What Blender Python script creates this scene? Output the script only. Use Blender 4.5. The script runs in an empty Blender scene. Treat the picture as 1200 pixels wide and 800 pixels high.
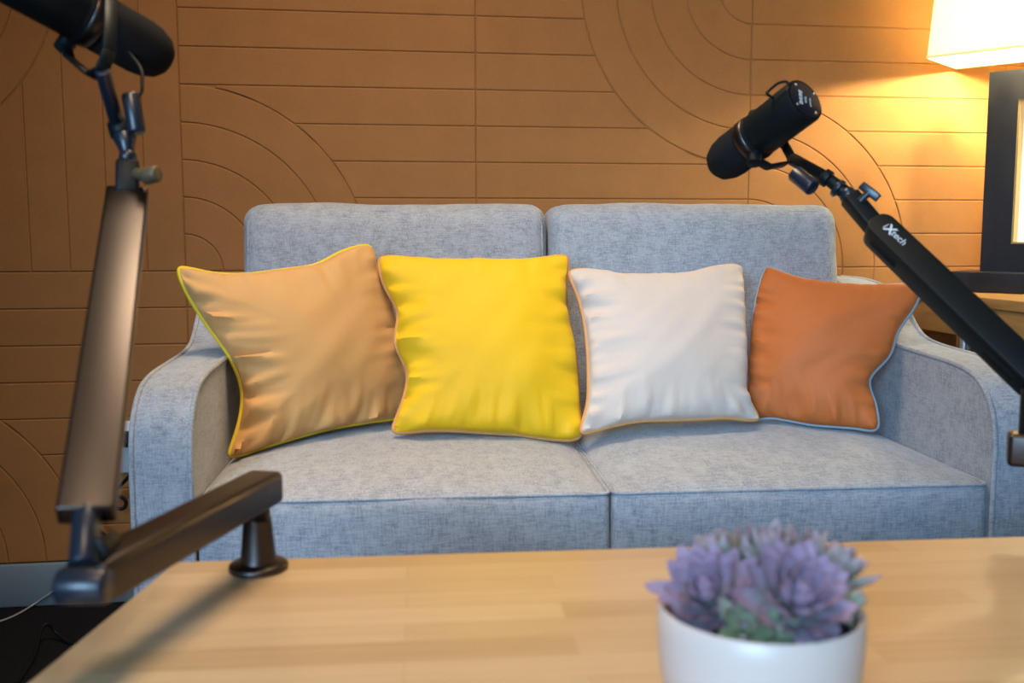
import bpy, bmesh, math, random
from mathutils import Vector, Matrix, noise
random.seed(7)
SC = bpy.context.scene
COL = SC.collection
R = math.radians

# ------------------------------------------------------------------ camera
F = 1167.0
CAM = Vector((0, -2.26, 0.82))
YAW, PIT, ROLL = R(7.86), R(6.15), R(-0.05)
FW = Vector((math.sin(YAW)*math.cos(PIT), math.cos(YAW)*math.cos(PIT), -math.sin(PIT)))
RT = Vector((math.cos(YAW), -math.sin(YAW), 0))
UP = RT.cross(FW)
def ray(x, y): return FW + RT*((x-600)/F) + UP*((400-y)/F)
def at(x, y, z): return CAM + ray(x, y)*z                      # a point seen at a pixel, at a measured depth
def onplane(x, y, p, n):
    d = ray(x, y); return CAM + d*((p-CAM).dot(n)/d.dot(n))
def camdir(x, y, z): return (RT*x + UP*y + FW*z).normalized()
cd = bpy.data.cameras.new('camera'); co = bpy.data.objects.new('camera', cd); COL.objects.link(co)
m = Matrix((RT, UP, -FW)).transposed()
co.matrix_world = Matrix.Translation(CAM) @ (m @ Matrix.Rotation(ROLL, 3, 'Z')).to_4x4()
cd.sensor_width = 36; cd.lens = F/1200*36; cd.clip_start = 0.02
cd.dof.use_dof = True; cd.dof.focus_distance = 1.85; cd.dof.aperture_fstop = 5.6
SC.camera = co

# ------------------------------------------------------------------ materials
def mat(name, col, rough=.5, metal=0., spec=.5, **kw):
    M = bpy.data.materials.new(name); M.use_nodes = True
    b = M.node_tree.nodes['Principled BSDF']
    b.inputs['Base Color'].default_value = (*col, 1); b.inputs['Roughness'].default_value = rough
    b.inputs['Metallic'].default_value = metal; b.inputs['Specular IOR Level'].default_value = spec
    for k, v in kw.items(): b.inputs[k].default_value = v
    return M
class N:
    """small node helper"""
    def __init__(s, M): s.t = M.node_tree; s.b = s.t.nodes['Principled BSDF']
    def n(s, typ, **kw):
        x = s.t.nodes.new(typ)
        for k, v in kw.items():
            if k in ('ins',):
                for a, b in v.items():
                    if hasattr(b, 'is_output'): s.t.links.new(b, x.inputs[a])
                    else: x.inputs[a].default_value = b
            else: setattr(x, k, v)
        return x
    def coords(s, scale=(1, 1, 1), rot=(0, 0, 0)):
        c = s.n('ShaderNodeTexCoord'); mp = s.n('ShaderNodeMapping', ins={'Vector': c.outputs['Object']})
        mp.inputs['Scale'].default_value = scale; mp.inputs['Rotation'].default_value = rot
        return mp.outputs[0]
    def noise(s, vec, scale, detail=4, rough=.6):
        return s.n('ShaderNodeTexNoise', ins={'Vector': vec, 'Scale': scale, 'Detail': detail, 'Roughness': rough}).outputs['Fac']
    def ramp(s, fac, stops):
        r = s.n('ShaderNodeValToRGB', ins={'Fac': fac}); e = r.color_ramp.elements
        while len(e) < len(stops): e.new(.5)
        for el, (p, c) in zip(e, stops): el.position = p; el.color = (*c, 1)
        return r.outputs['Color']
    def mix(s, fac, a, b, mode='MIX'):
        x = s.n('ShaderNodeMix', data_type='RGBA', blend_type=mode)
        for i, v in ((0, fac), (6, a), (7, b)):
            if hasattr(v, 'is_output'): s.t.links.new(v, x.inputs[i])
            else: x.inputs[i].default_value = v if i == 0 else (*v, 1)
        return x.outputs[2]
    def math(s, op, a, b=0.):
        x = s.n('ShaderNodeMath', operation=op)
        for i, v in ((0, a), (1, b)):
            if hasattr(v, 'is_output'): s.t.links.new(v, x.inputs[i])
            else: x.inputs[i].default_value = v
        return x.outputs[0]
    def bump(s, h, strength=.3, dist=.002):
        x = s.n('ShaderNodeBump', ins={'Height': h, 'Strength': strength, 'Distance': dist})
        s.t.links.new(x.outputs[0], s.b.inputs['Normal'])
    def base(s, c): s.t.links.new(c, s.b.inputs['Base Color'])

# pressed fibre wall panels
M_PANEL = mat('pressed_fibre_panel', (.40, .185, .07), .75, spec=.25)
n = N(M_PANEL); v = n.coords()
c = n.ramp(n.noise(v, 9, 6, .65), [(.3, (.355, .145, .040)), (.7, (.41, .17, .050))])
c = n.mix(n.ramp(n.noise(v, 330, 2), [(.50, (0, 0, 0)), (.85, (1, 1, 1))]), c, (.44, .20, .07))
sp = n.ramp(n.noise(v, 75, 3), [(.66, (0, 0, 0)), (.76, (1, 1, 1))])
c = n.mix(n.math('MULTIPLY', sp, .35), c, (.30, .12, .04))
n.base(c); n.bump(n.noise(v, 300, 3), .04, .001)

M_FLOOR = mat('dark_carpet', (.010, .010, .013), .95, spec=.1)
n = N(M_FLOOR); v = n.coords(); f = n.noise(v, 260, 3)
n.base(n.ramp(f, [(.3, (.004, .004, .006)), (.7, (.016, .016, .020))])); n.bump(f, .6, .004)
M_BASEB = mat('painted_baseboard', (.20, .25, .28), .45)
M_PLASTER = mat('painted_plaster', (.62, .58, .52), .8, spec=.2)
n = N(M_PLASTER); n.bump(n.noise(n.coords(), 60, 4), .08, .002)

def fabric(name, dark, mid, light):
    M = mat(name, mid, .85, spec=.15)
    M.node_tree.nodes['Principled BSDF'].inputs['Sheen Weight'].default_value = .25
    M.node_tree.nodes['Principled BSDF'].inputs['Sheen Roughness'].default_value = .4
    n = N(M)
    a = n.noise(n.coords((45, 480, 480)), 1, 3, .7); b = n.noise(n.coords((480, 480, 45)), 1, 3, .7)
    d = n.noise(n.coords((480, 45, 480)), 1, 3, .7)
    w = n.math('ADD', n.math('ADD', n.math('MULTIPLY', a, .4), n.math('MULTIPLY', b, .35)), n.math('MULTIPLY', d, .25))
    nap = n.noise(n.coords((52, 26, 44)), 1, 5, .7)
    c = n.ramp(w, [(.41, dark), (.5, mid), (.585, light)])
    c2 = n.mix(n.math('MULTIPLY', n.ramp(nap, [(.42, (0, 0, 0)), (.64, (1, 1, 1))]), .6), c, light)
    n.base(c2); n.bump(w, .5, .002)
    return M
M_SOFA = fabric('grey_chenille', (.20, .215, .245), (.30, .318, .35), (.42, .435, .465))

def velvet(name, col, sheen=.4):
    M = mat(name, col, .6, spec=.25)
    b = M.node_tree.nodes['Principled BSDF']
    b.inputs['Sheen Weight'].default_value = sheen; b.inputs['Sheen Roughness'].default_value = .35
    b.inputs['Sheen Tint'].default_value = (*[min(1, x*1.3+.2) for x in col], 1)
    n = N(M); f = n.noise(n.coords(), 500, 2)
    n.base(n.mix(f, tuple(x*.93 for x in col), tuple(min(1, x*1.06) for x in col))); n.bump(f, .08, .0006)
    return M
V_TAN = velvet('tan_satin', (.60, .33, .12)); V_YEL = velvet('yellow_satin', (.82, .49, .012))
V_CRM = velvet('cream_satin', (.62, .52, .445)); V_RUST = velvet('rust_satin', (.50, .135, .032))
P_YEL = mat('yellow_cord', (.72, .52, .02), .7); P_ORG = mat('orange_cord', (.58, .27, .09), .7)
P_BLUE = mat('slate_blue_cord', (.25, .33, .37), .7)

# butcher block table top
M_WOOD = mat('pale_butcher_block', (.6, .38, .18), .38, spec=.4)
n = N(M_WOOD); v = n.coords()
br = n.n('ShaderNodeTexBrick', offset=.37, offset_frequency=2, ins={'Vector': v, 'Color1': (.2, .2, .2, 1), 'Color2': (.8, .8, .8, 1), 'Mortar': (.3, .3, .3, 1),
         'Scale': 1.0, 'Mortar Size': .0006, 'Bias': 0., 'Brick Width': .34, 'Row Height': .034})
g = n.noise(n.coords((7, 110, 60)), 1, 6, .65)
f = n.math('ADD', n.math('MULTIPLY', br.outputs['Color'], .55), n.math('MULTIPLY', g, .5))
n.base(n.ramp(f, [(.2, (.43, .285, .145)), (.5, (.54, .38, .21)), (.8, (.63, .475, .29))]))
n.bump(g, .04, .001)
M_OAK = mat('golden_oak', (.36, .19, .06), .45)
n = N(M_OAK); g = n.noise(n.coords((60, 6, 60)), 1, 6, .65)
n.base(n.ramp(g, [(.3, (.30, .155, .045)), (.7, (.45, .25, .085))]))

M_BLACK = mat('matte_black_metal', (.004, .0065, .0075), .5, spec=.2)
M_ANOD = mat('anodised_dark_metal', (.03, .025, .022), .38, metal=1.0, spec=.5)
n = N(M_ANOD); f = n.noise(n.coords(), 1500, 2); n.base(n.ramp(f, [(.3, (.065, .055, .050)), (.7, (.09, .077, .071))])); n.bump(f, .1, .0003)
M_FOAM = mat('black_foam', (.010, .010, .011), .95, spec=.15)
n = N(M_FOAM); n.bump(n.noise(n.coords(), 900, 2), .5, .001)
M_PLATE = mat('black_end_plate', (.010, .011, .016), .3)
M_PRINT = mat('pale_print', (.55, .60, .66), .5)
M_STEEL = mat('bright_steel', (.6, .62, .65), .25, metal=1.)
M_BLUEM = mat('blue_black_metal', (.010, .016, .028), .32, spec=.5)
M_SHADE = mat('linen_shade', (.85, .78, .66), .9, spec=.1)
M_LAMPB = mat('charcoal_lamp_body', (.030, .030, .036), .4, spec=.25)
n = N(M_LAMPB); f = n.noise(n.coords((12, 12, 5)), 1, 3); n.base(n.ramp(f, [(.3, (.014, .014, .018)), (.7, (.028, .027, .031))]))
M_GOLD = mat('brass_reveal', (.62, .42, .14), .35, metal=.6)
M_POT = mat('white_ceramic', (.72, .58, .51), .35)
M_SOIL = mat('dark_soil', (.03, .022, .016), .95)
n = N(M_SOIL); f = n.noise(n.coords(), 220, 4); n.base(n.ramp(f, [(.3, (.015, .011, .008)), (.7, (.07, .05, .035))])); n.bump(f, 1, .004)
M_OUT = mat('outlet_plastic', (.75, .75, .75), .4)
M_CLEAR = mat('grey_cable_jacket', (.35, .36, .36), .3)

# ------------------------------------------------------------------ mesh helpers
def obj(name, bm, m, parent=None, smooth=True):
    bmesh.ops.recalc_face_normals(bm, faces=bm.faces)
    me = bpy.data.meshes.new(name); bm.to_mesh(me); bm.free()
    for p in me.polygons: p.use_smooth = smooth and p.area < 6e-4
    if smooth is True and hasattr(me, 'set_sharp_from_angle'): me.set_sharp_from_angle(angle=R(50))
    o = bpy.data.objects.new(name, me); COL.objects.link(o)
    for q in (m if isinstance(m, (list, tuple)) else [m]): me.materials.append(q)
    if parent: o.parent = parent; 
    return o
def thing(name, label, cat, loc=(0, 0, 0), rz=0., group=None):
    o = bpy.data.objects.new(name, None); COL.objects.link(o); o.location = loc; o.rotation_euler = (0, 0, rz)
    o.empty_display_size = .05
    o['label'] = label; o['category'] = cat
    if group: o['group'] = group
    return o
def tag(o, label, cat, group=None):
    o['label'] = label; o['category'] = cat
    if group: o['group'] = group
    return o
def struct(o): o['kind'] = 'structure'; return o
def box(bm, lo, hi, bev=0., seg=2):
    lo, hi = Vector(lo), Vector(hi)
    r = bmesh.ops.create_cube(bm, size=1, matrix=Matrix.Translation((lo+hi)/2) @ Matrix.Diagonal((*(hi-lo), 1)))
    if bev:
        vs = set(r['verts']); es = [e for e in bm.edges if e.verts[0] in vs and e.verts[1] in vs]
        bmesh.ops.bevel(bm, geom=es, offset=bev, segments=seg, affect='EDGES', profile=.5)
    return bm
def NB(): return bmesh.new()
def frame_from(ax, hint):
    x = ax.normalized(); z = (hint - x*hint.dot(x)).normalized(); y = z.cross(x)
    return Matrix((x, y, z)).transposed().to_4x4()         # local x along axis, z near hint
def bar(bm, p0, p1, w, h, hint, bev=.004, seg=3):
    """box from p0 to p1; w across, h along hint"""
    L = (p1-p0).length; b2 = NB(); box(b2, (0, -w/2, -h/2), (L, w/2, h/2), bev, seg)
    b2.transform(Matrix.Translation(p0) @ frame_from(p1-p0, hint))
    me = bpy.data.meshes.new('tmp'); b2.to_mesh(me); b2.free(); bm.from_mesh(me); bpy.data.meshes.remove(me)
    return bm
def cyl(bm, p0, p1, r0, r1=None, seg=32, bev=0.):
    p0, p1 = Vector(p0), Vector(p1); r1 = r0 if r1 is None else r1
    L = (p1-p0).length
    if bev: prof = [(0, 0), (r0-bev, 0), (r0-bev*.3, bev*.3), (r0, bev), (r1, L-bev), (r1-bev*.3, L-bev*.3), (r1-bev, L), (0, L)]
    else: prof = [(0, 0), (r0, 0), (r1, L), (0, L)]
    h = Vector((0, 0, 1)) if abs((p1-p0).normalized().z) < .9 else Vector((1, 0, 0))
    return lathe(bm, prof, p0, p1-p0, seg, h)
def lathe(bm, prof, org=(0, 0, 0), axis=(0, 0, 1), seg=48, hint=None):
    org, axis = Vector(org), Vector(axis).normalized()
    if hint is None: hint = Vector((1, 0, 0)) if abs(axis.z) > .9 else Vector((0, 0, 1))
    u = (hint-axis*hint.dot(axis)).normalized(); w = axis.cross(u); rings = []
    for r, h in prof:
        if r < 1e-6: rings.append([bm.verts.new(org+axis*h)])
        else: rings.append([bm.verts.new(org+axis*h+(u*math.cos(2*math.pi*i/seg)+w*math.sin(2*math.pi*i/seg))*r) for i in range(seg)])
    for a, b in zip(rings, rings[1:]):
        for i in range(seg):
            j = (i+1) % seg
            if len(a) == 1 and len(b) == 1: continue
            if len(a) == 1: bm.faces.new((a[0], b[j], b[i]))
            elif len(b) == 1: bm.faces.new((a[i], a[j], b[0]))
            else: bm.faces.new((a[i], a[j], b[j], b[i]))
    return bm
def tube(bm, pts, r, closed=False, seg=8):
    pts = [Vector(p) for p in pts]; n = len(pts); rings = []; prev = None
    for i, p in enumerate(pts):
        a = pts[(i-1) % n] if (closed or i) else p; b = pts[(i+1) % n] if (closed or i < n-1) else p
        t = (b-a).normalized()
        if prev is None: prev = Vector((0, 0, 1)) if abs(t.z) < .9 else Vector((1, 0, 0))
        u = (prev-t*prev.dot(t)).normalized(); prev = u; w = t.cross(u)
        rr = r[i] if isinstance(r, (list, tuple)) else r
        rings.append([bm.verts.new(p+(u*math.cos(2*math.pi*k/seg)+w*math.sin(2*math.pi*k/seg))*rr) for k in range(seg)])
    for i in range(n if closed else n-1):
        a, b = rings[i], rings[(i+1) % n]
        for k in range(seg): bm.faces.new((a[k], a[(k+1) % seg], b[(k+1) % seg], b[k]))
    if not closed:
        bm.faces.new(rings[0]); bm.faces.new(rings[-1][::-1])
    return bm
def smoothpath(pts, n=8, closed=False):
    pts = [Vector(p) for p in pts]; out = []; L = len(pts)
    for i in range(L if closed else L-1):
        g = lambda k: pts[k % L] if closed else pts[max(0, min(L-1, k))]
        p0, p1, p2, p3 = g(i-1), g(i), g(i+1), g(i+2)
        for k in range(n):
            t = k/n
            out.append(.5*((2*p1)+(p2-p0)*t+(2*p0-5*p1+4*p2-p3)*t*t+(3*p1-p0-3*p2+p3)*t**3))
    if not closed: out.append(pts[-1])
    return out
def softbox(size, r, bulge=(0, 0, 0, 0), N_=(30, 24, 14), wob=.0, seed=0.):
    """upholstered block centred at the origin; bulge = top, front(-y), bottom, back"""
    hx, hy, hz = (s/2 for s in size); bm = NB(); vs = {}
    def vert(a, b, c):
        key = (round(a, 5), round(b, 5), round(c, 5))
        if key in vs: return vs[key]
        # keep extra samples near the edges
        q = [math.copysign(1-(1-abs(t))**1.6, t) for t in (a, b, c)]
        p = Vector((q[0]*hx, q[1]*hy, q[2]*hz))
        inner = Vector(tuple(max(-h+r, min(h-r, t)) for h, t in zip((hx, hy, hz), p)))
        d = p-inner
        if d.length > 1e-9: p = inner+d.normalized()*min(r, d.length if sum(abs(k) > 1e-9 for k in d) < 2 else r)
        ux, uy, uz = p.x/hx, p.y/hy, p.z/hz
        fx, fy, fz = (max(0, 1-t**4)**.8 for t in (ux, uy, uz))
        off = Vector((0, 0, 0))
        if uz > 0: off.z += bulge[0]*fx*fy*uz
        else: off.z += bulge[2]*fx*fy*uz
        if uy < 0: off.y += bulge[1]*fx*fz*uy
        else: off.y += bulge[3]*fx*fz*uy
        if wob:
            w = noise.noise(Vector((p.x*7+seed, p.y*7, p.z*7)))+.5*noise.noise(Vector((p.x*17, p.y*17+seed, p.z*17)))
            off += Vector((ux**5*.5, uy**5, uz**5))*w*wob
        vs[key] = bm.verts.new(p+off); return vs[key]
    for ax in range(3):
        i, j = [(1, 2), (2, 0), (0, 1)][ax]; ni, nj = N_[i], N_[j]
        for s in (-1, 1):
            for a in range(ni):
                for b in range(nj):
                    q = []
                    for da, db in ((0, 0), (1, 0), (1, 1), (0, 1)):
                        t = [0, 0, 0]; t[ax] = s; t[i] = -1+2*(a+da)/ni; t[j] = -1+2*(b+db)/nj
                        q.append(vert(*t))
                    bm.faces.new(q if s > 0 else q[::-1])
    return bm
def txt(name, s, size, M4, m, parent, extr=.0002, bold=0.):
    cu = bpy.data.curves.new('t', 'FONT'); cu.body = s; cu.size = size; cu.extrude = extr; cu.offset = bold
    cu.align_x = 'LEFT'; cu.align_y = 'CENTER'
    o = bpy.data.objects.new('t', cu); COL.objects.link(o)
    dg = bpy.context.evaluated_depsgraph_get(); me = bpy.data.meshes.new_from_object(o.evaluated_get(dg))
    bpy.data.objects.remove(o); me.transform(M4); me.name = name; me.materials.clear(); me.materials.append(m)
    q = bpy.data.objects.new(name, me); COL.objects.link(q); q.parent = parent
    return q

# ------------------------------------------------------------------ the room
U = .08                                   # width of one strip of the panelling
SX, SZ = -.409, .74                       # a panel corner: seam position on the wall
WX0, WX1, WZ1 = SX-16*U, 1.95, 2.46
FX0, FY0 = -1.689, -3.0
bm = NB(); box(bm, (WX0, .012, 0), (WX1+.1, .12, WZ1)); wall = struct(obj('wall_back', bm, M_PANEL, smooth=False))
bm = NB(); box(bm, (WX0, FY0, -.1), (WX1+.1, .12, 0)); struct(obj('floor', bm, M_FLOOR, smooth=False))
bm = NB(); box(bm, (WX1, FY0, 0), (WX1+.1, .012, WZ1)); struct(obj('wall_right', bm, M_PLASTER, smooth=False))
bm = NB(); box(bm, (WX0, FY0, WZ1), (WX1+.1, .12, WZ1+.1)); struct(obj('ceiling', bm, M_PLASTER, smooth=False))
bm = NB(); box(bm, (WX0, -.004, 0), (WX1, .012, .098), .004); struct(obj('baseboard_back', bm, M_BASEB))
bm = NB(); box(bm, (WX1-.014, FY0, 0), (WX1, -.004, .098), .004); struct(obj('baseboard_right', bm, M_BASEB))

def offset_poly(P, g):
    n = len(P); out = []
    for i in range(n):
        a, b, c = P[i-1], P[i], P[(i+1) % n]
        d1 = (b-a).normalized(); d2 = (c-b).normalized()
        n1 = Vector((-d1.y, d1.x)); n2 = Vector((-d2.y, d2.x)); k = n1+n2
        if k.length < 1e-5: k = n1
        k.normalize(); out.append(b+k*min(g*3, g/max(.2, k.dot(n1))))
    return out
def panel_cells(kind):
    cells = []; q = math.pi/2
    if kind == 'arc':
        for k in range(5):
            o_ = [Vector(((k+1)*math.cos(q*i/40), (k+1)*math.sin(q*i/40))) for i in range(41)]
            i_ = [Vector((k*math.cos(q*i/40), k*math.sin(q*i/40))) for i in range(40, -1, -1)] if k else [Vector((0, 0))]
            cells.append(o_+i_)
        for j in range(8):
            if j >= 5: cells.append([Vector((0, j)), Vector((8, j)), Vector((8, j+1)), Vector((0, j+1))])
            else:
                top = j+1 if j < 4 else 4.91
                arc = []
                a0, a1 = math.asin(top/5), math.asin(j/5)
                for i in range(17):
                    a_ = a0+(a1-a0)*i/16; arc.append(Vector((5*math.cos(a_), 5*math.sin(a_))))
                cells.append([Vector((8, j)), Vector((8, j+1))]+([Vector((arc[0].x, j+1))] if j == 4 else [])+arc)
    return cells
def panel(x0, z0, orient):
    """one square fibre panel, corner of its rings at one of its corners"""
    bm = NB(); D = .012; g = .0027; fl = bm.faces
    def T(v):
        x, y = v.x, v.y
        if orient[2] == 'v': x, y = y, x
        if orient[0] == 'r': x = 8-x
        if orient[1] == 't': y = 8-y
        return x*U, y*U
    for P in panel_cells('arc'):
        area = sum(P[i-1].x*P[i].y-P[i].x*P[i-1].y for i in range(len(P)))
        if area < 0: P = P[::-1]
        A = [p for p in P]; B = offset_poly([p*U for p in A], .0001); C_ = offset_poly([p*U for p in A], g)
        rings = []
        for pts, dep in ((B, .0027), (C_, .0002)):
            row = []
            for p in pts:
                x, z = T(p/U); row.append(bm.verts.new((x, dep, z)))
            rings.append(row)
        n = len(A)
        for i in range(n):
            j = (i+1) % n
            bm.faces.new((rings[0][i], rings[0][j], rings[1][j], rings[1][i]))
        f = bm.faces.new(rings[1]); bmesh.ops.triangulate(bm, faces=[f])
    box(bm, (.0003, .0027, .0003), (8*U-.0003, D, 8*U-.0003))
    o = obj('wall_panel', bm, M_PANEL, wall, smooth=False); o.location = (x0, 0, z0)
    return o
for i, zrow in ((0, SZ-8*U), (1, SZ), (2, SZ+8*U)):
    pass
W = 8*U
lay = {(-2, 0): 'lbh', (-1, 0): 'lbh', (0, 0): 'lbh', (1, 0): 'rth', (2, 0): 'lth', (3, 0): 'rbh',
       (-2, 1): 'rth', (-1, 1): 'ltv', (0, 1): 'lbh', (1, 1): 'rth', (2, 1): 'lbh', (3, 1): 'rth',
       (-2, 2): 'rbv', (-1, 2): 'lbh', (0, 2): 'rth', (1, 2): 'rbh', (2, 2): 'ltv', (3, 2): 'rbh'}
for (i, j), o in lay.items():
    x0 = SX+i*W
    if x0 < WX1-.2: panel(x0, SZ+(j-1)*W, o)

# ------------------------------------------------------------------ sofa
SA = R(-2.7)
SO = Vector((.31, -.902, 0))
SX_, SY_ = Vector((math.cos(SA), math.sin(SA), 0)), Vector((-math.sin(SA), math.cos(SA), 0))
def S(x, y, z): return SO+SX_*x+SY_*y+Vector((0, 0, z))
sofa = thing('sofa', 'grey blue two-seat fabric sofa with square back cushions against the wall', 'sofa', SO, SA)
XL, XR, XM, AW = -.562, .590, .022, .082
def arm(x0, x1):
    prof = [(0, .07), (0, .50), (.003, .53), (.012, .56), (.030, .584), (.055, .602), (.09, .612), (.14, .617), (.22, .620), (.30, .623), (.36, .630),
            (.395, .645), (.425, .668), (.455, .690), (.50, .708), (.56, .720), (.64, .726), (.74, .726), (.74, .07)]
    prof = [Vector((0, y, z)) for y, z in prof]
    sm = [prof[0]]+smoothpath(prof[1:-1], 4)+[prof[-1]]
    bm = NB(); nx = 8; rows = []
    for k in range(nx+1):
        t = k/nx; x = x0+(x1-x0)*t; bul = .004*(1-(2*t-1)**2)
        rows.append([bm.verts.new((x, p.y-(bul if p.y < .3 else 0), p.z+(bul if p.z > .55 else 0))) for p in sm])
    for a, b in zip(rows, rows[1:]):
        for i in range(len(sm)-1): bm.faces.new((a[i], a[i+1], b[i+1], b[i]))
        bm.faces.new((a[-1], a[0], b[0], b[-1]))
    bm.faces.new(rows[0]); bm.faces.new(rows[-1][::-1])
    o = obj('armrest', bm, M_SOFA, sofa)
    for x in (x0+.002, x1-.002):
        b2 = NB(); tube(b2, [(x, p.y-.0005, p.z) for p in sm[:-1]], .0042); obj('piping', b2, M_SOFA, o)
    # stitched line beside the welt on the front
    return o
arm(XL-AW, XL); arm(XR, XR+AW)
bm = NB(); box(bm, (XL+.001, .015, .08), (XR-.001, .60, .318), .006); obj('seat_base', bm, M_SOFA, sofa)
bm = NB(); box(bm, (XL+.001, .665, .08), (XR-.001, .765, .78), .015, 3); obj('back_frame', bm, M_SOFA, sofa)
def rectpath(x0, x1, y0, y1, r, n=6):
    out = []
    for cx, cy, a0 in ((x1-r, y1-r, 0), (x0+r, y1-r, 90), (x0+r, y0+r, 180), (x1-r, y0+r, 270)):
        for k in range(n+1):
            a = R(a0+90*k/n); out.append((cx+r*math.cos(a), cy+r*math.sin(a)))
    return out
def dense(P, step=.02):
    out = []
    for a, b in zip(P, P[1:]+P[:1]):
        a, b = Vector(a), Vector(b); k = max(1, int((b-a).length/step)); out += [a.lerp(b, i/k) for i in range(k)]
    return out
for x0, x1, sd in ((XL+.002, XM-.001, 1.), (XM+.001, XR-.002, 5.)):
    w = x1-x0; z0, z1 = .318, .452
    bm = softbox((w, .60, z1-z0), .011, (.030, .005, 0, 0), (44, 38, 14), .003, sd)
    bm.transform(Matrix.Translation(((x0+x1)/2, .302, (z0+z1)/2)))
    o = obj('seat_cushion', bm, M_SOFA, sofa)
    # welt round the top edge follows the bulge
    P = []
    for x, y in dense(rectpath(-w/2+.002, w/2-.002, -.298, .298, .011)):
        P.append(((x0+x1)/2+x, .302+y, z1-.0012))
    b2 = NB(); tube(b2, P, .0028, True); obj('piping', b2, M_SOFA, o)
BT = R(9)
def shear(bm, y0, z0):
    for v in bm.verts: v.co.y += (v.co.z-z0)*math.tan(BT)
for x0, x1, sd in ((XL-.018, XM-.026, 2.), (XM-.022, XR-.016, 8.)):
    w = x1-x0; h = .43; zc = .445+h/2
    bm = softbox((w, .15, h), .034, (.004, .020, 0, 0), (36, 12, 30), .004, sd)
    for v in bm.verts: v.co.y += (v.co.z+h/2)*math.tan(BT)
    bm.transform(Matrix.Translation(((x0+x1)/2, .545, zc)))
    o = obj('back_cushion', bm, M_SOFA, sofa)
    P = [((x0+x1)/2+x, .545-.0715+(z+h/2)*math.tan(BT)+.004, zc+z) for x, z in dense(rectpath(-w/2+.012, w/2-.012, -h/2+.012, h/2-.012, .03))]
    b2 = NB(); tube(b2, P, .0030, True); obj('piping', b2, M_SOFA, o)
for x in (XL-.03, XR+.03):
    for y in (.06, .68):
        bm = NB(); cyl(bm, (x, y, .072), (x, y, 0), .026, .018, 20); obj('leg', bm, M_BLACK, sofa)

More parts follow.
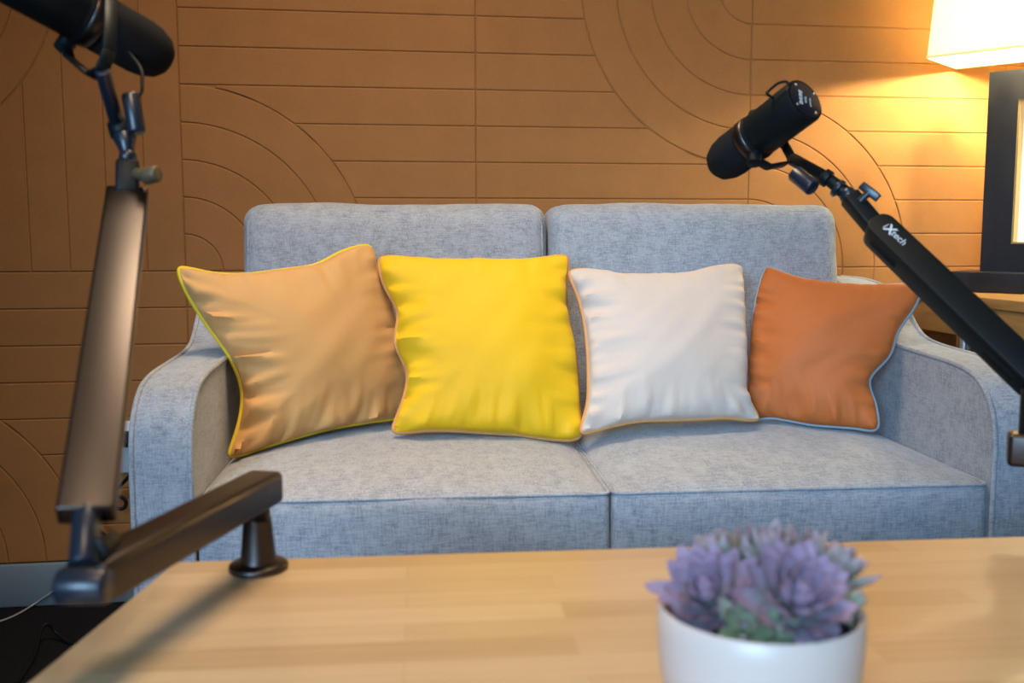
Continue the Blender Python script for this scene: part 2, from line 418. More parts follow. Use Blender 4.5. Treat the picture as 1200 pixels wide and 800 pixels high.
# ------------------------------------------------------------------ pillows
def pillow(corners, edges, thick, fab, cord, label, seed=0., wr=.006, nrm=None):
    """corners TL TR BR BL in world space; edges: for each side (top,right,bottom,left) offsets inward at 5 inner stops"""
    TL, TR, BR, BL = corners; NS = 56
    Nn = (TR-BL).cross(TL-BR).normalized()
    if Nn.dot(CAM-(TL+BR)/2) < 0: Nn = -Nn
    ctr = (TL+TR+BR+BL)/4
    def edge(a, b, offs):
        mid = [a.lerp(b, t) for t in (0, .17, .33, .5, .67, .83, 1)]
        inward = (ctr-(a+b)/2).normalized()
        pts = [mid[0]]+[q+inward*o for q, o in zip(mid[1:-1], offs)]+[mid[-1]]
        sp = smoothpath(pts, 12); out = []
        for i in range(NS+1):
            t = i/NS*(len(sp)-1); k = min(int(t), len(sp)-2); out.append(sp[k].lerp(sp[k+1], t-k))
        return out
    e_t = edge(TL, TR, edges[0]); e_r = edge(TR, BR, edges[1]); e_b = edge(BL, BR, edges[2]); e_l = edge(TL, BL, edges[3])
    for ea, ia, eb, ib in ((e_t, 0, e_l, 0), (e_t, NS, e_r, 0), (e_b, 0, e_l, NS), (e_b, NS, e_r, NS)):
        c0 = ea[ia].copy(); dg = (ctr-c0).normalized(); K = 6
        for k in range(K):
            sh = dg*(.0105*(1-k/K)**2)
            ka = k if ia == 0 else NS-k; kb = k if ib == 0 else NS-k
            ea[ka] = ea[ka]+sh
            eb[kb] = eb[kb]+sh
    TL, TR, BR, BL = e_t[0], e_t[NS], e_b[NS], e_b[0]
    bm = NB(); front = []; back = []
    base = thing_loc = (BL+BR)/2
    for j in range(NS+1):
        v = j/NS; rf = []; rb = []
        for i in range(NS+1):
            u = i/NS
            p = e_t[i]*(1-v)+e_b[i]*v+e_l[j]*(1-u)+e_r[j]*u-(TL*(1-u)*(1-v)+TR*u*(1-v)+BL*(1-u)*v+BR*u*v)
            s, t = 2*u-1, 2*v-1
            d = max(0, (1-s*s)*(1-t*t)); prof = d**.5
            q = min(1-abs(s), 1-abs(t))
            # gathers running in from the edge
            near = math.exp(-q*5.5)*min(1, q*14)
            along = t if (1-abs(s)) < (1-abs(t)) else s
            fold = noise.noise(Vector((along*5.5+seed, (1 if s > 0 else 2)+(3 if t > 0 else 5), q*2.2+seed)))
            fold += .5*noise.noise(Vector((along*12+seed*2, 7+(s > 0), q*3)))
            big = noise.noise(Vector((s*1.3+seed, t*1.3, seed)))*.006*d
            diag = noise.noise(Vector(((s+t)*3.0+seed, (s-t)*.9, seed*3)))*.0035*min(1, d*2)
            sw = (1.25 if s < 0 else .7) if (1-abs(s)) < (1-abs(t)) else (.35 if t < 0 else .85)
            h = thick*prof+wr*near*fold*3.0*sw+big+diag
            rf.append(p+Nn*h); rb.append(p-Nn*thick*.85*prof)
        front.append(rf); back.append(rb)
    vf = [[bm.verts.new(p-base) for p in r] for r in front]
    vb = [[(vf[j][i] if i in (0, NS) or j in (0, NS) else bm.verts.new(back[j][i]-base)) for i in range(NS+1)] for j in range(NS+1)]
    for j in range(NS):
        for i in range(NS):
            bm.faces.new((vf[j][i], vf[j+1][i], vf[j+1][i+1], vf[j][i+1]))
            q = (vb[j][i], vb[j][i+1], vb[j+1][i+1], vb[j+1][i])
            if len(set(q)) >= 3 and not bm.faces.get(q): bm.faces.new(q)
    loop = [p-base for p in e_t[:-1]+e_r[:-1]+e_b[::-1][:-1]+e_l[::-1][:-1]]
    o = obj('throw_pillow', bm, fab); o.location = base
    for p in o.data.polygons: p.use_smooth = True
    tag(o, label, 'pillow', 'throw pillows on the sofa')
    # round the four cord corners a little
    L = len(loop); loop = [(loop[i-1]+loop[i]*2+loop[(i+1) % L])/4 for i in range(L)]
    b2 = NB(); tube(b2, loop, .0036, True, 8); obj('piping', b2, cord, o)
    return o
def PP(x, y, ly): return onplane(x, y, S(0, ly, 0), SY_)
Z5 = (0, 0, 0, 0, 0)
pillow([PP(204, 310, .275), PP(436, 284, .43), PP(482, 488, .39), PP(265, 539, .20)],
       [(.022, .030, .030, .028, .010), (.004, -.004, -.008, -.006, .0), (.006, .010, .012, .010, .006), (.010, .027, .048, .054, .036)],
       .060, V_TAN, P_YEL, 'tan pillow with bright yellow piping, leaning over the left armrest', 1.3, .0105)
pillow([PP(441, 299, .40), PP(668, 297, .41), PP(684, 516, .27), PP(456, 509, .27)],
       [(.006, .012, .012, .014, .010), (.012, .014, .006, .004, .004), (.008, .010, .008, .006, .0), (.010, .030, .022, .038, .026)],
       .062, V_YEL, P_ORG, 'yellow pillow with thin orange piping, between the tan and cream pillows', 4.1, .009)
pillow([PP(663, 315, .39), PP(870, 309, .40), PP(893, 495, .275), PP(677, 511, .25)],
       [(.006, .018, .020, .018, .006), (.006, .010, .014, .018, .022), (.012, .018, .016, .014, .012), (.018, .026, .028, .026, .020)],
       .058, V_CRM, P_ORG, 'cream pillow with tan orange piping, right of the yellow pillow', 7.7, .008)
pillow([PP(897, 310, .44), PP(1084, 332, .31), PP(1031, 507, .255), PP(874, 494, .345)],
       [(.016, .022, .022, .018, .010), (.006, .020, .022, .042, .020), (.010, .008, .004, .004, .004), (-.006, -.010, -.010, -.006, -.002)],
       .056, V_RUST, P_BLUE, 'rust orange pillow with grey blue piping, by the right armrest', 9.9, .009)

# ------------------------------------------------------------------ coffee table
TH = .52
tc = [onplane(x, y, Vector((0, 0, TH)), Vector((0, 0, 1))) for x, y in ((205, 657), (1200, 628), (30, 800))]
ta = math.atan2((tc[1]-tc[0]).y, (tc[1]-tc[0]).x)
TW, TD = 1.16, .62
tab = thing('coffee_table', 'pale butcher block wooden table in front of the sofa', 'table', (tc[0].x, tc[0].y, 0), ta)
bm = NB(); box(bm, (0, -TD, TH-.032), (TW, 0, TH), .003)
for v in bm.verts:                                       # the left edge runs slightly outward towards the near corner
    if v.co.x < .1: v.co.x += v.co.y*.157
obj('tabletop', bm, M_WOOD, tab)
bm = NB(); box(bm, (.06, -TD+.05, TH-.092), (TW-.06, -.05, TH-.032), .003); obj('apron', bm, M_WOOD, tab)
for x in (.05, TW-.10):
    for y in (-.10, -TD+.05):
        bm = NB(); box(bm, (x, y, 0), (x+.05, y+.05, TH-.032), .004); obj('leg', bm, M_WOOD, tab)

# ------------------------------------------------------------------ succulent in a bowl
PZ = TH
pc = at(890, 715, .612); pc.z = PZ
pot = thing('potted_succulent', 'purple and green succulent in a round white bowl on the table', 'plant', pc)
PR, PH = .0625, .074
prof = [(0, 0), (.034, 0), (.044, .003), (.053, .012), (.059, .026), (PR-.001, .042), (PR, .060), (PR-.0005, PH-.0015), (PR-.0018, PH), (PR-.0036, PH-.001), (PR-.005, PH-.006), (PR-.006, .05), (0, .048)]
bm = NB(); lathe(bm, prof, seg=72); obj('pot', bm, M_POT, pot)
bm = NB(); lathe(bm, [(PR-.0062, .0505), (PR-.0062, .0585), (.035, .061), (0, .063)], seg=48); obj('soil', bm, M_SOIL, pot)
def leafmat(name, a, b, c):
    M = mat(name, a, .55, spec=.3); n = N(M)
    at_ = n.n('ShaderNodeAttribute', attribute_name='along'); f = at_.outputs['Fac']
    nz = n.noise(n.coords(), 90, 3); f2 = n.math('ADD', f, n.math('MULTIPLY', n.math('SUBTRACT', nz, .5), .5))
    n.base(n.ramp(f2, [(.05, a), (.5, b), (.95, c)]))
    n.b.inputs['Subsurface Weight'].default_value = .0
    return M
L_PUR = leafmat('mauve_leaf', (.17, .20, .13), (.31, .225, .31), (.40, .24, .33))
L_GRN = leafmat('grey_green_leaf', (.14, .20, .08), (.26, .29, .19), (.33, .24, .27))
L_MIX = leafmat('green_mauve_leaf', (.15, .22, .08), (.30, .28, .23), (.46, .28, .35))
def rosette(c, axis, R0, count, m, open_=1.0, seed=0):
    rnd = random.Random(seed); bm = NB(); lay_ = bm.verts.layers.float.new('along')
    ax = Vector(axis).normalized(); h = Vector((1, 0, 0)); u0 = (h-ax*h.dot(ax)).normalized(); w0 = ax.cross(u0)
    for k in range(count):
        t = (k+.6)/count                                     # 0 centre, 1 outside
        a = k*2.39996+rnd.uniform(-.12, .12)
        out = u0*math.cos(a)+w0*math.sin(a); sd = ax.cross(out)
        el = R(82-(72*open_)*t**.8+rnd.uniform(-6, 6)); Ln = R0*(.42+.58*t**.7)*rnd.uniform(.92, 1.08); Wd = Ln*(.225+.04*rnd.random())
        root = Vector(c)+out*R0*.10*t+ax*R0*(.24*(1-t))
        ns, nw = 9, 6; rows = []
        for i in range(ns+1):
            s = i/ns
            wid = Wd*(max(0, math.sin(math.pi*min(1, (s*.86+.14))))**.75)*(1 if s < .9 else (1-s)/.1*.75+.25)*(1 if s < 1 else .08)
            el2 = el+R(28)*(s-.3)                            # the tip curls up
            cen = root+(out*math.cos(el2)+ax*math.sin(el2))*Ln*s
            nn = (ax*math.cos(el2)-out*math.sin(el2)); row = []
            for side in (1, -1):
                for q in range(nw+1):
                    x = -1+2*q/nw; x *= side
                    cup = .34*wid*x*x; th = side*(.0016*(1-x*x)*(1-s*.6))
                    v = bm.verts.new(cen+sd*wid*x+nn*(cup+th)); v[lay_] = s*.8+.2*t*0+rnd.uniform(-.03, .03); row.append(v)
            rows.append(row)
        K = 2*(nw+1)
        for a_, b_ in zip(rows, rows[1:]):
            for q in range(K): bm.faces.new((a_[q], a_[(q+1) % K], b_[(q+1) % K], b_[q]))
        bm.faces.new(rows[0][::-1]); bm.faces.new(rows[-1])
    for v in bm.verts:                                       # leaves stay inside the rim
        rr = math.hypot(v.co.x, v.co.y); lim = PR-.0075+max(0, (v.co.z-PH-.002))*4
        if rr > lim: v.co.x *= lim/rr; v.co.y *= lim/rr
    o = obj('rosette', bm, m, pot); 
    for p in o.data.polygons: p.use_smooth = True
    return o
def lp(x, y, z): return at(x, y, z)-pc
rosette(lp(832, 706, .610), (-.34, -.50, .75), .037, 48, L_PUR, 1.2, 1)
rosette(lp(928, 712, .583), (.08, -.60, .76), .039, 54, L_PUR, 1.15, 2)
rosette(lp(905, 678, .638), (-.05, .05, 1), .040, 38, L_MIX, .85, 3)
rosette(lp(848, 674, .645), (-.35, .25, .9), .034, 32, L_MIX, .9, 4)
rosette(lp(962, 684, .630), (.55, .12, .8), .036, 34, L_MIX, .95, 5)
rosette(lp(880, 716, .600), (-.05, -.35, .9), .026, 16, L_GRN, 1.0, 8)
rosette(lp(868, 738, .580), (-.10, -.7, .6), .023, 16, L_GRN, 1.1, 6)
rosette(lp(905, 744, .572), (.02, -.75, .6), .022, 14, L_GRN, 1.1, 9)
rosette(lp(980, 716, .600), (.6, -.30, .6), .024, 16, L_GRN, 1., 7)

# ------------------------------------------------------------------ microphones
def microphone(pivot, axis, yokedir, label, tipL=.100, rearL=.090, rad=.0282, print_=True, group='studio microphones'):
    X = axis.normalized(); Y = (yokedir-X*yokedir.dot(X)).normalized(); Z = X.cross(Y)
    mic = thing('microphone', label, 'microphone', pivot, 0, group)
    def P(x, y, z): return X*x+Y*y+Z*z
    zero = Vector((0, 0, 0))
    # body: tapered tube with rear flange
    bm = NB(); r = rad
    prof = [(0, -rearL), (r-.004, -rearL), (r-.001, -rearL+.0006), (r, -rearL+.003), (r, -.012), (r-.0006, -.010), (r-.0006, -.0085), (r, -.0075), (r, .012), (r-.002, .013), (0, .013)]
    lathe(bm, prof, zero, X, 56, Y); body = obj('body', bm, M_BLACK, mic)
    bm = NB(); lathe(bm, [(0, .0128), (r-.001, .0128), (r+.0002, .016), (r+.0004, tipL-.036), (r-.001, tipL-.024), (r-.006, tipL-.011), (r-.013, tipL-.004), (r-.020, tipL-.001), (0, tipL)], zero, X, 56, Y)
    obj('windscreen', bm, M_FOAM, mic)
    bm = NB(); lathe(bm, [(r+.0002, -.004), (r+.0012, -.003), (r+.0012, .009), (r+.0002, .010)], zero, X, 56, Y); obj('collar', bm, M_ANOD, mic)
    bm = NB(); lathe(bm, [(0, -rearL-.0012), (r-.0055, -rearL-.0012), (r-.0045, -rearL-.0006), (r-.0045, -rearL+.001), (0, -rearL+.001)], zero, X, 56, Y); cap = obj('end_plate', bm, M_PLATE, mic)
    for a in (40, 130, 220, 310):
        c_ = P(-rearL-.0010, math.cos(R(a))*(r-.0075), math.sin(R(a))*(r-.0075)); bm = NB()
        cyl(bm, c_, c_-X*.0012, .0019, .0014, 12); obj('screw', bm, M_STEEL, cap)
    return mic, P, X, Y, Z
def yoke(mic, P, hw, drop):
    bm = NB(); w = .013
    for s in (-1, 1):
        pts = [(0, -.006, hw), (0, .024, hw), (0, drop-.012, hw*.42), (0, drop, .0)]
        for a, b in zip(pts, pts[1:]):
            bar(bm, P(a[0], a[1], a[2]*s), P(b[0], b[1], b[2]*s), .0035, w, P(1, 0, 0), .0008, 1)
    o = obj('yoke', bm, M_BLACK, mic)
    for s in (-1, 1):
        bm = NB(); cyl(bm, P(0, 0, s*.024), P(0, 0, s*(hw+.0075)), .0095, .0088, 28, .0012); obj('knob', bm, M_BLACK, mic)
    return o

# --- right microphone (seen sharp, pointing at the sofa)
tR, rR = at(837, 198, 1.315), at(944, 117, 1.185)
axR = (tR-rR).normalized(); LR = (tR-rR).length; pvR = rR+axR*LR*.53
def perp(x, y, pv, ax): d = ray(x, y); return CAM+d*((pv-CAM).dot(ax)/d.dot(ax))     # the yoke foot lies square to the microphone
ybR = perp(929, 187, pvR, axR)
micR, P, X, Y, Z = microphone(pvR, axR, ybR-pvR, 'black microphone on right boom arm, round end plate facing the camera', tipL=LR*.47, rearL=LR*.53)
RR = LR*.53
yoke(micR, P, .034, (ybR-pvR).length)
# printing on the end plate
upv = camdir(-.5, 0.86, 0); upv = (upv-X*upv.dot(X)).normalized(); n_ = -X; t_ = upv                      # text runs along t_
s_ = n_.cross(t_)
def capm(a, b):
    o_ = -X*(RR+.0014)+t_*a+s_*b
    M4 = Matrix((t_, s_, n_)).transposed().to_4x4(); M4.translation = o_; return M4
# text direction: up the plate, lines stacked to the right
t_ = camdir(.42, .72, -.4); t_ = (t_-X*t_.dot(X)).normalized(); s_ = n_.cross(t_)
txt('lettering', 'SHURE', .0068, capm(-.0115, .0085), M_PRINT, micR, bold=.0002)
txt('lettering', 'SM7B', .0040, capm(-.006, .0005), M_PRINT, micR)
txt('lettering', 'DYNAMIC', .0028, capm(-.0085, -.0068), M_PRINT, micR)
# cable loop on the far shoulder
bm = NB(); loopR = smoothpath([at(926, 103, 1.17), at(922, 96, 1.17), at(912, 98, 1.18), at(901, 107, 1.19), at(899, 110, 1.19), at(908, 116, 1.195)], 6)
tube(bm, [p-pvR for p in loopR], .0017); obj('cable', bm, M_BLACK, micR)
# stem and connector that belong to the mount
def seg(name, pts, r, m, parent, org, r1=None, bev=.001, s=28):
    bm = NB(); a, b = pts; cyl(bm, a-org, b-org, r, r1, s, bev); return obj(name, bm, m, parent)
zR = lambda x, y, z: at(x, y, z)
stemR = zR(968, 209, 1.185)
seg('stem', (ybR, stemR), .0082, M_BLACK, micR, pvR)
cA, cB = zR(931, 203, 1.185), zR(953, 221, 1.165)
seg('connector', (cA, cB), .0100, M_BLUEM, micR, pvR, None, .002)

# --- boom arm, right
def roundbar(bm, p0, p1, w, h, hint, bev=.002):
    """flat beam whose plan has rounded ends"""
    L = (p1-p0).length; b2 = NB(); P = rectpath(0, L, -w/2, w/2, w*.40, 8)
    vs = [b2.verts.new((x, y, -h/2)) for x, y in P]; f = b2.faces.new(vs)
    e = bmesh.ops.extrude_face_region(b2, geom=[f]); bmesh.ops.translate(b2, verts=[v for v in e['geom'] if isinstance(v, bmesh.types.BMVert)], vec=(0, 0, h))
    rim = [e_ for e_ in b2.edges if abs(e_.verts[0].co.z-e_.verts[1].co.z) < 1e-6]
    bmesh.ops.bevel(b2, geom=rim, offset=bev, segments=2, affect='EDGES', profile=.5)
    b2.transform(Matrix.Translation(p0) @ frame_from(p1-p0, hint))
    me = bpy.data.meshes.new('tmp'); b2.to_mesh(me); b2.free(); bm.from_mesh(me); bpy.data.meshes.remove(me)
    return bm
def tknob(c, ax, fr, parent, org, m, sz=1.):
    bm = NB(); cyl(bm, c-org, c+ax*.014*sz-org, .0042*sz, None, 16)
    bar(bm, c+ax*.015*sz-fr*.013*sz-org, c+ax*.015*sz+fr*.013*sz-org, .008*sz, .010*sz, ax, .0015, 2)
    return obj('knob', bm, m, parent)
bsR = at(1022, 263, 1.155); beR = at(1222, 455, 1.02)
JR = at(1207, 500, 1.02); JR.z = .600
baseR = Vector((.86, -1.46, TH))
armR = thing('boom_arm', 'black boom arm at right with printed lettering, holding the sharper microphone', 'microphone arm', baseR, 0, 'microphone boom arms')
nrmR = camdir(-.10, .50, -.86)
bm = NB(); roundbar(bm, bsR-baseR, beR-baseR, .034, .030, nrmR); obj('upper_beam', bm, M_BLACK, armR)
xd = (beR-bsR).normalized(); nr = (nrmR-xd*nrmR.dot(xd)).normalized(); yd = nr.cross(xd)
# cable slot on the underside
lowside = yd if (yd.dot(UP) < 0) else -yd
for a in (.018, .195):
    bm = NB(); bar(bm, bsR+xd*a+lowside*.0164-baseR, bsR+xd*(a+.042)+lowside*.0164-baseR, .012, .0022, lowside, .0008, 1)
    obj('cable_slot', bm, M_FOAM, armR)
M4 = Matrix((xd, nr.cross(xd), nr)).transposed().to_4x4(); M4.translation = bsR+xd*.026+nr*.0152-baseR
yt = nr.cross(xd)
def lett(s, size, a, bold=0.):
    q = M4.copy(); q.translation = bsR+xd*a+nr*.01515-baseR+yt*0.001; return txt('lettering', s, size, q, M_PRINT, armR, bold=bold)
lett('i', .012, .017); lett('X', .016, .0195, .0004); lett('tech', .012, .0295)
# ball joint and clamp between stem and beam
c0 = zR(972, 211, 1.183); c1 = zR(984, 222, 1.178); c2 = zR(994, 229, 1.174); c3 = zR(1006, 244, 1.165)
seg('collar', (stemR+(stemR-c1).normalized()*.004, c0), .0105, M_BLACK, armR, baseR)
seg('thread_adapter', (c0, c2), .0075, M_BLACK, armR, baseR, .0085)
bm = NB(); bmesh.ops.create_uvsphere(bm, u_segments=24, v_segments=16, radius=.0105, matrix=Matrix.Translation(c2-baseR)); lathe(bm, [(0, 0), (.0105, 0), (.0115, .002), (.0115, .005), (.008, .007), (0, .007)], zR(980, 219, 1.18)-baseR, c2-c0); obj('ball_joint', bm, M_BLUEM, armR)
bm = NB(); bar(bm, c2+(c3-c2).normalized()*.001-baseR, bsR+xd*.006-baseR, .022, .020, nrmR, .004, 3); obj('clamp_block', bm, M_BLACK, armR)
kdir = camdir(.62, .66, -.30)
tknob(zR(1008, 236, 1.160), kdir, camdir(.62, -.62, -.3), armR, baseR, M_BLUEM)
# elbow and lower beam
seg('elbow_pin', (Vector((JR.x, JR.y, beR.z)), JR+Vector((0, 0, -.012))), .0105, M_BLACK, armR, baseR)
d = (Vector((baseR.x, baseR.y, JR.z))-JR).normalized()
bm = NB(); bar(bm, JR-d*.02-baseR, Vector((baseR.x, baseR.y, JR.z))+d*.02-baseR, .032, .034, Vector((0, 0, 1)), .005, 3); obj('lower_beam', bm, M_ANOD, armR)
def post(armT, org, h):
    bm = NB(); lathe(bm, [(0, 0), (.0255, 0), (.0262, .001), (.0262, .0045), (.0245, .006), (.0165, .0075), (.0155, .012), (.0125, h-.012), (.0125, h-.010), (.0115, h-.009), (.0115, h), (0, h)], seg=48)
    return obj('base_post', bm, M_ANOD, armT)
post(armR, baseR, .066)

# --- left boom arm (near, out of focus)
baseL = onplane(303, 666, Vector((0, 0, TH)), Vector((0, 0, 1)))
armL = thing('boom_arm', 'dark low-profile boom arm standing on the table left corner', 'microphone arm', baseL, 0, 'microphone boom arms')
ZB = .5915
pFar = baseL+Vector((0, 0, ZB-TH)); jL = at(104, 677, .66); jL.z = ZB
d = (jL-pFar).normalized()
post(armL, baseL, ZB-TH-.014)
bm = NB(); bar(bm, pFar-d*.022-baseL, jL+d*.004-baseL, .034, .030, Vector((0, 0, 1)), .006, 4); obj('lower_beam', bm, M_ANOD, armL)
b0 = at(101, 604, .672); b1 = at(150, 226, .955)
nL = camdir(.27, .33, -.92)
bm = NB(); bar(bm, b0-baseL, b1-baseL, .0375, .018, nL, .0025, 3); obj('upper_beam', bm, M_ANOD, armL)
xl = (b1-b0).normalized()
# elbow: cylinder below the beam, barrel beside the lower beam end
seg('elbow_pin', (b0+xl*.006, at(98, 662, .650)), .0095, M_BLUEM, armL, baseL)
seg('elbow_barrel', (at(68, 686, .640), at(128, 686, .640)), .0118, M_BLUEM, armL, baseL, None, .003)
seg('elbow_knob', (at(112, 645, .655), at(130, 636, .70)), .008, M_BLACK, armL, baseL)
# top: clamp, ball, adapter
t0 = at(151, 216, .958); t1 = at(150, 190, .962); t2 = at(150, 172, .965); t3 = at(146, 158, .967)
bm = NB(); bar(bm, b1-xl*.004-baseL, t1-baseL, .021, .020, nL, .003, 2); obj('clamp_block', bm, M_BLACK, armL)
bm = NB(); bmesh.ops.create_uvsphere(bm, u_segments=24, v_segments=16, radius=.0085, matrix=Matrix.Translation(at(150, 184, .963)-baseL)); obj('ball_joint', bm, M_BLUEM, armL)
seg('thread_adapter', (at(150, 181, .963), t3), .006, M_BLUEM, armL, baseL, .0115)
seg('collar', (at(144.5, 158, .967), at(140, 143, .969)), .0118, M_BLACK, armL, baseL)
M_BRASS = mat('worn_brass_knob', (.10, .075, .04), .5, metal=.3)
bm = NB(); kp = at(160, 203, .952)
cyl(bm, kp-baseL, at(170, 206, .945)-baseL, .0055, None, 20); cyl(bm, at(170, 206, .945)-baseL, at(186, 203, .940)-baseL, .0085, .0078, 24, .002); obj('knob', bm, M_BRASS, armL)

pvL = at(101, 18, .975)
axL = (at(199, 73, 1.045)-pvL).normalized()
ybL = perp(120, 82, pvL, axL)
micL, P, X, Y, Z = microphone(pvL, axL, ybL-pvL, 'black microphone on left boom arm, partly cut by the photo top edge', tipL=(at(199, 73, 1.045)-pvL).length, rearL=.09)
yoke(micL, P, .037, (ybL-pvL).length)
seg('stem', (ybL, at(139, 150, .968)), .0068, M_BLUEM, micL, pvL)
seg('connector', (at(153, 110, .955), at(161, 156, .952)), .0085, M_BLUEM, micL, pvL, None, .002)
bm = NB(); tube(bm, [p-pvL for p in smoothpath([at(156, 112, .955), at(165, 110, .955), at(167, 98, .957), at(165, 80, .965), at(150, 60, .985)], 6)], .0016); obj('cable', bm, M_BLACK, micL)

# ------------------------------------------------------------------ console and lamp in the corner
CZ, CX = .69, 1.238
con = thing('console_table', 'golden wooden console table in the corner under the lamp', 'table', (CX, -.03, 0))
bm = NB(); box(bm, (0, -1.0, CZ-.022), (WX1-CX-.02, 0, CZ), .002); obj('tabletop', bm, M_OAK, con)
bm = NB(); box(bm, (.008, -.99, CZ-.088), (WX1-CX-.03, -.01, CZ-.022), .002); obj('apron', bm, M_OAK, con)
for x in (.03, WX1-CX-.07):
    for y in (-.20, -.93):
        bm = NB(); cyl(bm, (x+.02, y, CZ-.088), (x+.02, y, 0), .016, .013, 20); obj('leg', bm, M_STEEL, con)
LA = R(-50)
ld = Vector((math.cos(LA), math.sin(LA), 0)); ln = Vector((ld.y, -ld.x, 0))       # ln faces the camera side
if ln.dot(CAM-Vector((1.5, -.3, 0))) < 0: ln = -ln
corner = onplane(1112, 342, Vector((0, 0, CZ)), Vector((0, 0, 1)))
LW, LDp = .37, .135
lc = corner+ld*LW/2-ln*LDp/2
lamp = thing('table_lamp', 'lit table lamp with white box shade and dark rectangular frame body', 'lamp', (lc.x, lc.y, CZ), LA)
sy = -1 if Vector((-math.sin(LA), math.cos(LA), 0)).dot(ln) > 0 else 1      # local +y or -y is the front
fy = -LDp/2
bm = NB(); box(bm, (-LW/2, -LDp/2, 0), (LW/2, LDp/2, .046), .003); obj('base', bm, M_LAMPB, lamp)
fw2, fh, bw, fd = .134, .438, .062, .05
bm = NB()
z0, z1 = .046, .046+fh-.0
for lo, hi in (((-fw2, -fd/2, z0), (-fw2+bw, fd/2, z1)), ((fw2-bw, -fd/2, z0), (fw2, fd/2, z1)), ((-fw2+bw, -fd/2, z0), (fw2-bw, fd/2, z0+bw)), ((-fw2+bw, -fd/2, z1-bw), (fw2-bw, fd/2, z1))):
    box(bm, lo, hi)
obj('frame', bm, M_LAMPB, lamp, smooth=False)
bm = NB()
iw = fw2-bw
for lo, hi in (((-iw, -fd/2+.002, z0+bw), (-iw+.004, fd/2-.006, z1-bw)), ((iw-.004, -fd/2+.002, z0+bw), (iw, fd/2-.006, z1-bw)), ((-iw+.004, -fd/2+.002, z0+bw), (iw-.004, fd/2-.006, z0+bw+.004)), ((-iw+.004, -fd/2+.002, z1-bw-.004), (iw-.004, fd/2-.006, z1-bw))):
    box(bm, lo, hi)
obj('inner_trim', bm, M_GOLD, lamp, smooth=False)
M_GLOW = mat('frosted_added_glow', (.85, .78, .65), .6)  # emission added to give the panel its bright cream look
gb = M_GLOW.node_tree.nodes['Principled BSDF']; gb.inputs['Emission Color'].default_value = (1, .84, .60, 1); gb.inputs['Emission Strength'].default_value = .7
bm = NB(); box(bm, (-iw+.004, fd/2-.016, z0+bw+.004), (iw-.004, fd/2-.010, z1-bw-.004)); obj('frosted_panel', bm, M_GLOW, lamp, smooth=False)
bm = NB(); cyl(bm, (0, 0, z1), (0, 0, z1+.11), .008); obj('neck', bm, M_STEEL, lamp)
# shade: thin tapered box, open above and below
sl0, sd0, sl1, sd1 = .245, .098, .225, .088
s0, s1 = z1+.036, z1+.32
t = .0025; bm = NB()
def ringv(a, b, z): return [bm.verts.new(p) for p in ((-a, -b, z), (a, -b, z), (a, b, z), (-a, b, z))]
o0, o1, i1, i0 = ringv(sl0, sd0, s0), ringv(sl1, sd1, s1), ringv(sl1-t, sd1-t, s1), ringv(sl0-t, sd0-t, s0)
for a, b in ((o0, o1), (o1, i1), (i1, i0), (i0, o0)):
    for k in range(4): bm.faces.new((a[k], a[(k+1) % 4], b[(k+1) % 4], b[k]))
sh = obj('lamp_shade', bm, M_SHADE, lamp, smooth=False)
tn = M_SHADE.node_tree; tr = tn.nodes.new('ShaderNodeBsdfTranslucent'); tr.inputs['Color'].default_value = (.94, .91, .74, 1)
mx = tn.nodes.new('ShaderNodeMixShader'); mx.inputs[0].default_value = .55
tn.links.new(tn.nodes['Principled BSDF'].outputs[0], mx.inputs[1]); tn.links.new(tr.outputs[0], mx.inputs[2])
tn.links.new(mx.outputs[0], tn.nodes['Material Output'].inputs[0])
bm = NB(); tube(bm, [(x, y, s0) for x, y in ((-sl0, -sd0), (sl0, -sd0), (sl0, sd0), (-sl0, sd0))], .0028, True, 6); obj('shade_rim', bm, M_SHADE, lamp)
bm = NB(); box(bm, (-.012, -.05, z1+.122), (.012, .05, z1+.138), .003); obj('socket_bar', bm, M_STEEL, lamp)
M_BULB = mat('lit_bulb', (1, .9, .7), .4); bb = M_BULB.node_tree.nodes['Principled BSDF']
bb.inputs['Emission Color'].default_value = (1, .88, .50, 1); bb.inputs['Emission Strength'].default_value = 850
for y in (-.052, .052):
    bm = NB(); bmesh.ops.create_uvsphere(bm, u_segments=24, v_segments=16, radius=.025, matrix=Matrix.Translation((0, y, z1+.095))); obj('bulb', bm, M_BULB, lamp)

# ------------------------------------------------------------------ outlet and cords at lower left
oc = onplane(146, 523, Vector((0, -.002, 0)), Vector((0, 1, 0)))
out = thing('wall_outlet', 'pale wall outlet with black plug beside the left armrest', 'outlet', (oc.x, 0, oc.z))
bm = NB(); box(bm, (-.036, -.007, -.058), (.036, .0, .058), .003); obj('cover_plate', bm, M_OUT, out)
for z in (.022, -.022):
    bm = NB(); cyl(bm, (.012, -.006, z), (.012, -.0085, z), .016, .015, 28); obj('socket', bm, M_OUT, out)
cord = thing('power_cord', 'black cord plugged into the outlet, hanging by the sofa arm', 'cord', (oc.x, -.03, oc.z))
bm = NB(); box(bm, (-.004, -.012, .006), (.026, .0215, .038), .005, 2); obj('plug', bm, M_BLACK, cord)
bm = NB(); tube(bm, smoothpath([(.012, -.01, .02), (.034, -.02, -.01), (.022, -.022, -.05), (-.012, -.02, -.085), (-.03, -.018, -.105), (-.006, -.016, -.10), (.008, -.015, -.112), (.0, -.015, -.128), (-.04, -.016, -.122), (-.06, -.012, -.16), (-.02, -.012, -.21), (0, -.010, -.26), (.02, -.010, -.30), (.03, -.010, -oc.z+.006)], 8), .0042); obj('cable', bm, M_BLACK, cord)
P0 = [at(-30, 745, 2.20), at(0, 729, 2.25), at(28, 716, 2.262), at(50, 700, 2.27), at(72, 686, 2.25), at(100, 676, 2.22), at(140, 690, 2.1)]
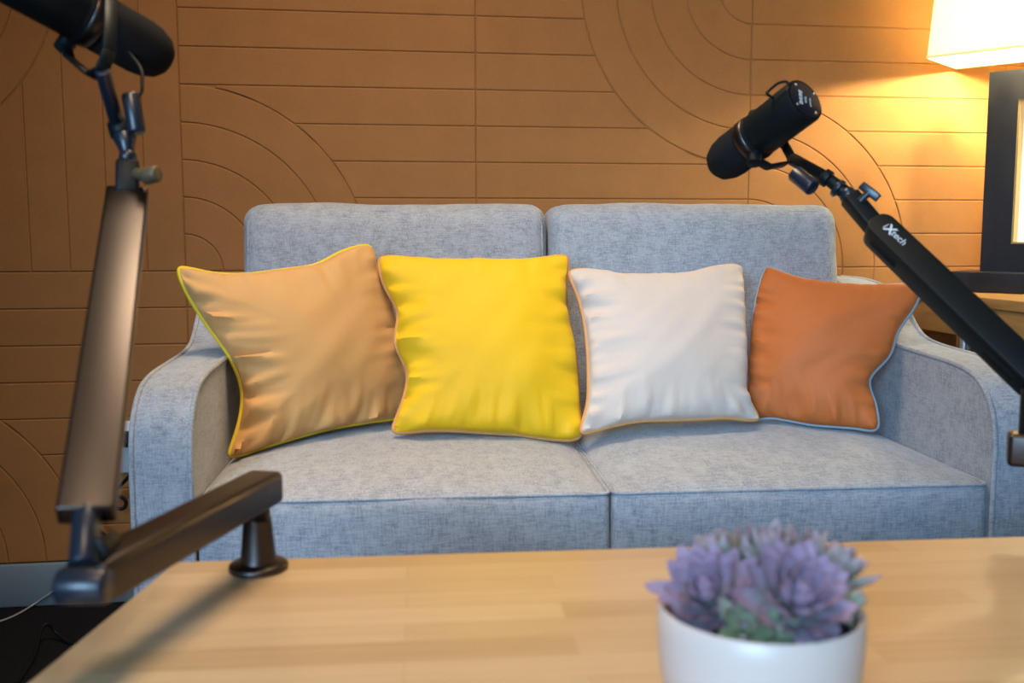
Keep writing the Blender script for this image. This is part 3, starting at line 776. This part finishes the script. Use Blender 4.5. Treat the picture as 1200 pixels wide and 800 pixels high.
bm = NB(); base = P0[1].copy()
fl = []
for x, y in ((-40, 738), (0, 727), (20, 719)):
    q = onplane(x, y, Vector((0, 0, .003)), Vector((0, 0, 1))); q.y = min(q.y, -.012); fl.append(q)
wl = [onplane(x, y, Vector((0, -.009, 0)), Vector((0, 1, 0))) for x, y in ((40, 707), (55, 697), (72, 686), (95, 676), (130, 668))]
tube(bm, [p-fl[1] for p in smoothpath(fl+wl, 8)], .0022); o = obj('thin_cable', bm, M_CLEAR); o.location = fl[1]
tag(o, 'thin pale grey cable lying over the baseboard at far left', 'cable')
fl = []
for x, y, z in ((20, 800, .004), (38, 772, .004), (48, 738, .03), (56, 731, .035), (66, 741, .015), (80, 752, .004), (110, 760, .004)):
    fl.append(onplane(x, y, Vector((0, 0, z)), Vector((0, 0, 1))))
bm = NB(); tube(bm, [p-fl[0] for p in smoothpath(fl, 8)], .0035); o = obj('floor_cable', bm, M_BLACK); o.location = fl[0]
tag(o, 'black cable kinked on the dark carpet at lower left', 'cable')

# ------------------------------------------------------------------ light
def area(name, loc, target, sx, sy_, power, col):
    l = bpy.data.lights.new(name, 'AREA'); l.shape = 'RECTANGLE'; l.size = sx; l.size_y = sy_; l.energy = power; l.color = col
    o = bpy.data.objects.new(name, l); COL.objects.link(o); o.location = loc
    o.rotation_euler = (Vector(target)-Vector(loc)).to_track_quat('-Z', 'Y').to_euler(); return o
area('ceiling_light', (.0, -.9, 2.2), (.0, -.9, 0), .45, .45, 12.3, (1, .77, .53)).data.spread = R(125)
area('added_warm_fill', (-.15, -2.25, 2.3), (.02, -.95, .35), .3, .3, 1.5, (1, .74, .50)).data.spread = R(48)  # unseen warm fill, added to warm the sofa fronts
area('window_daylight', (-1.1, -4.2, 1.5), (.65, -.8, .45), 1.8, 1.5, 15, (.40, .68, 1)).data.spread = R(42)
w = bpy.data.worlds.new('world'); SC.world = w; w.use_nodes = True
bg = w.node_tree.nodes['Background']; bg.inputs[0].default_value = (.55, .66, .85, 1); bg.inputs[1].default_value = .04
SC.view_settings.view_transform = 'Standard'; SC.view_settings.look = 'None'
SC.view_settings.exposure = 0; SC.view_settings.gamma = 1; SC.view_settings.use_curve_mapping = False
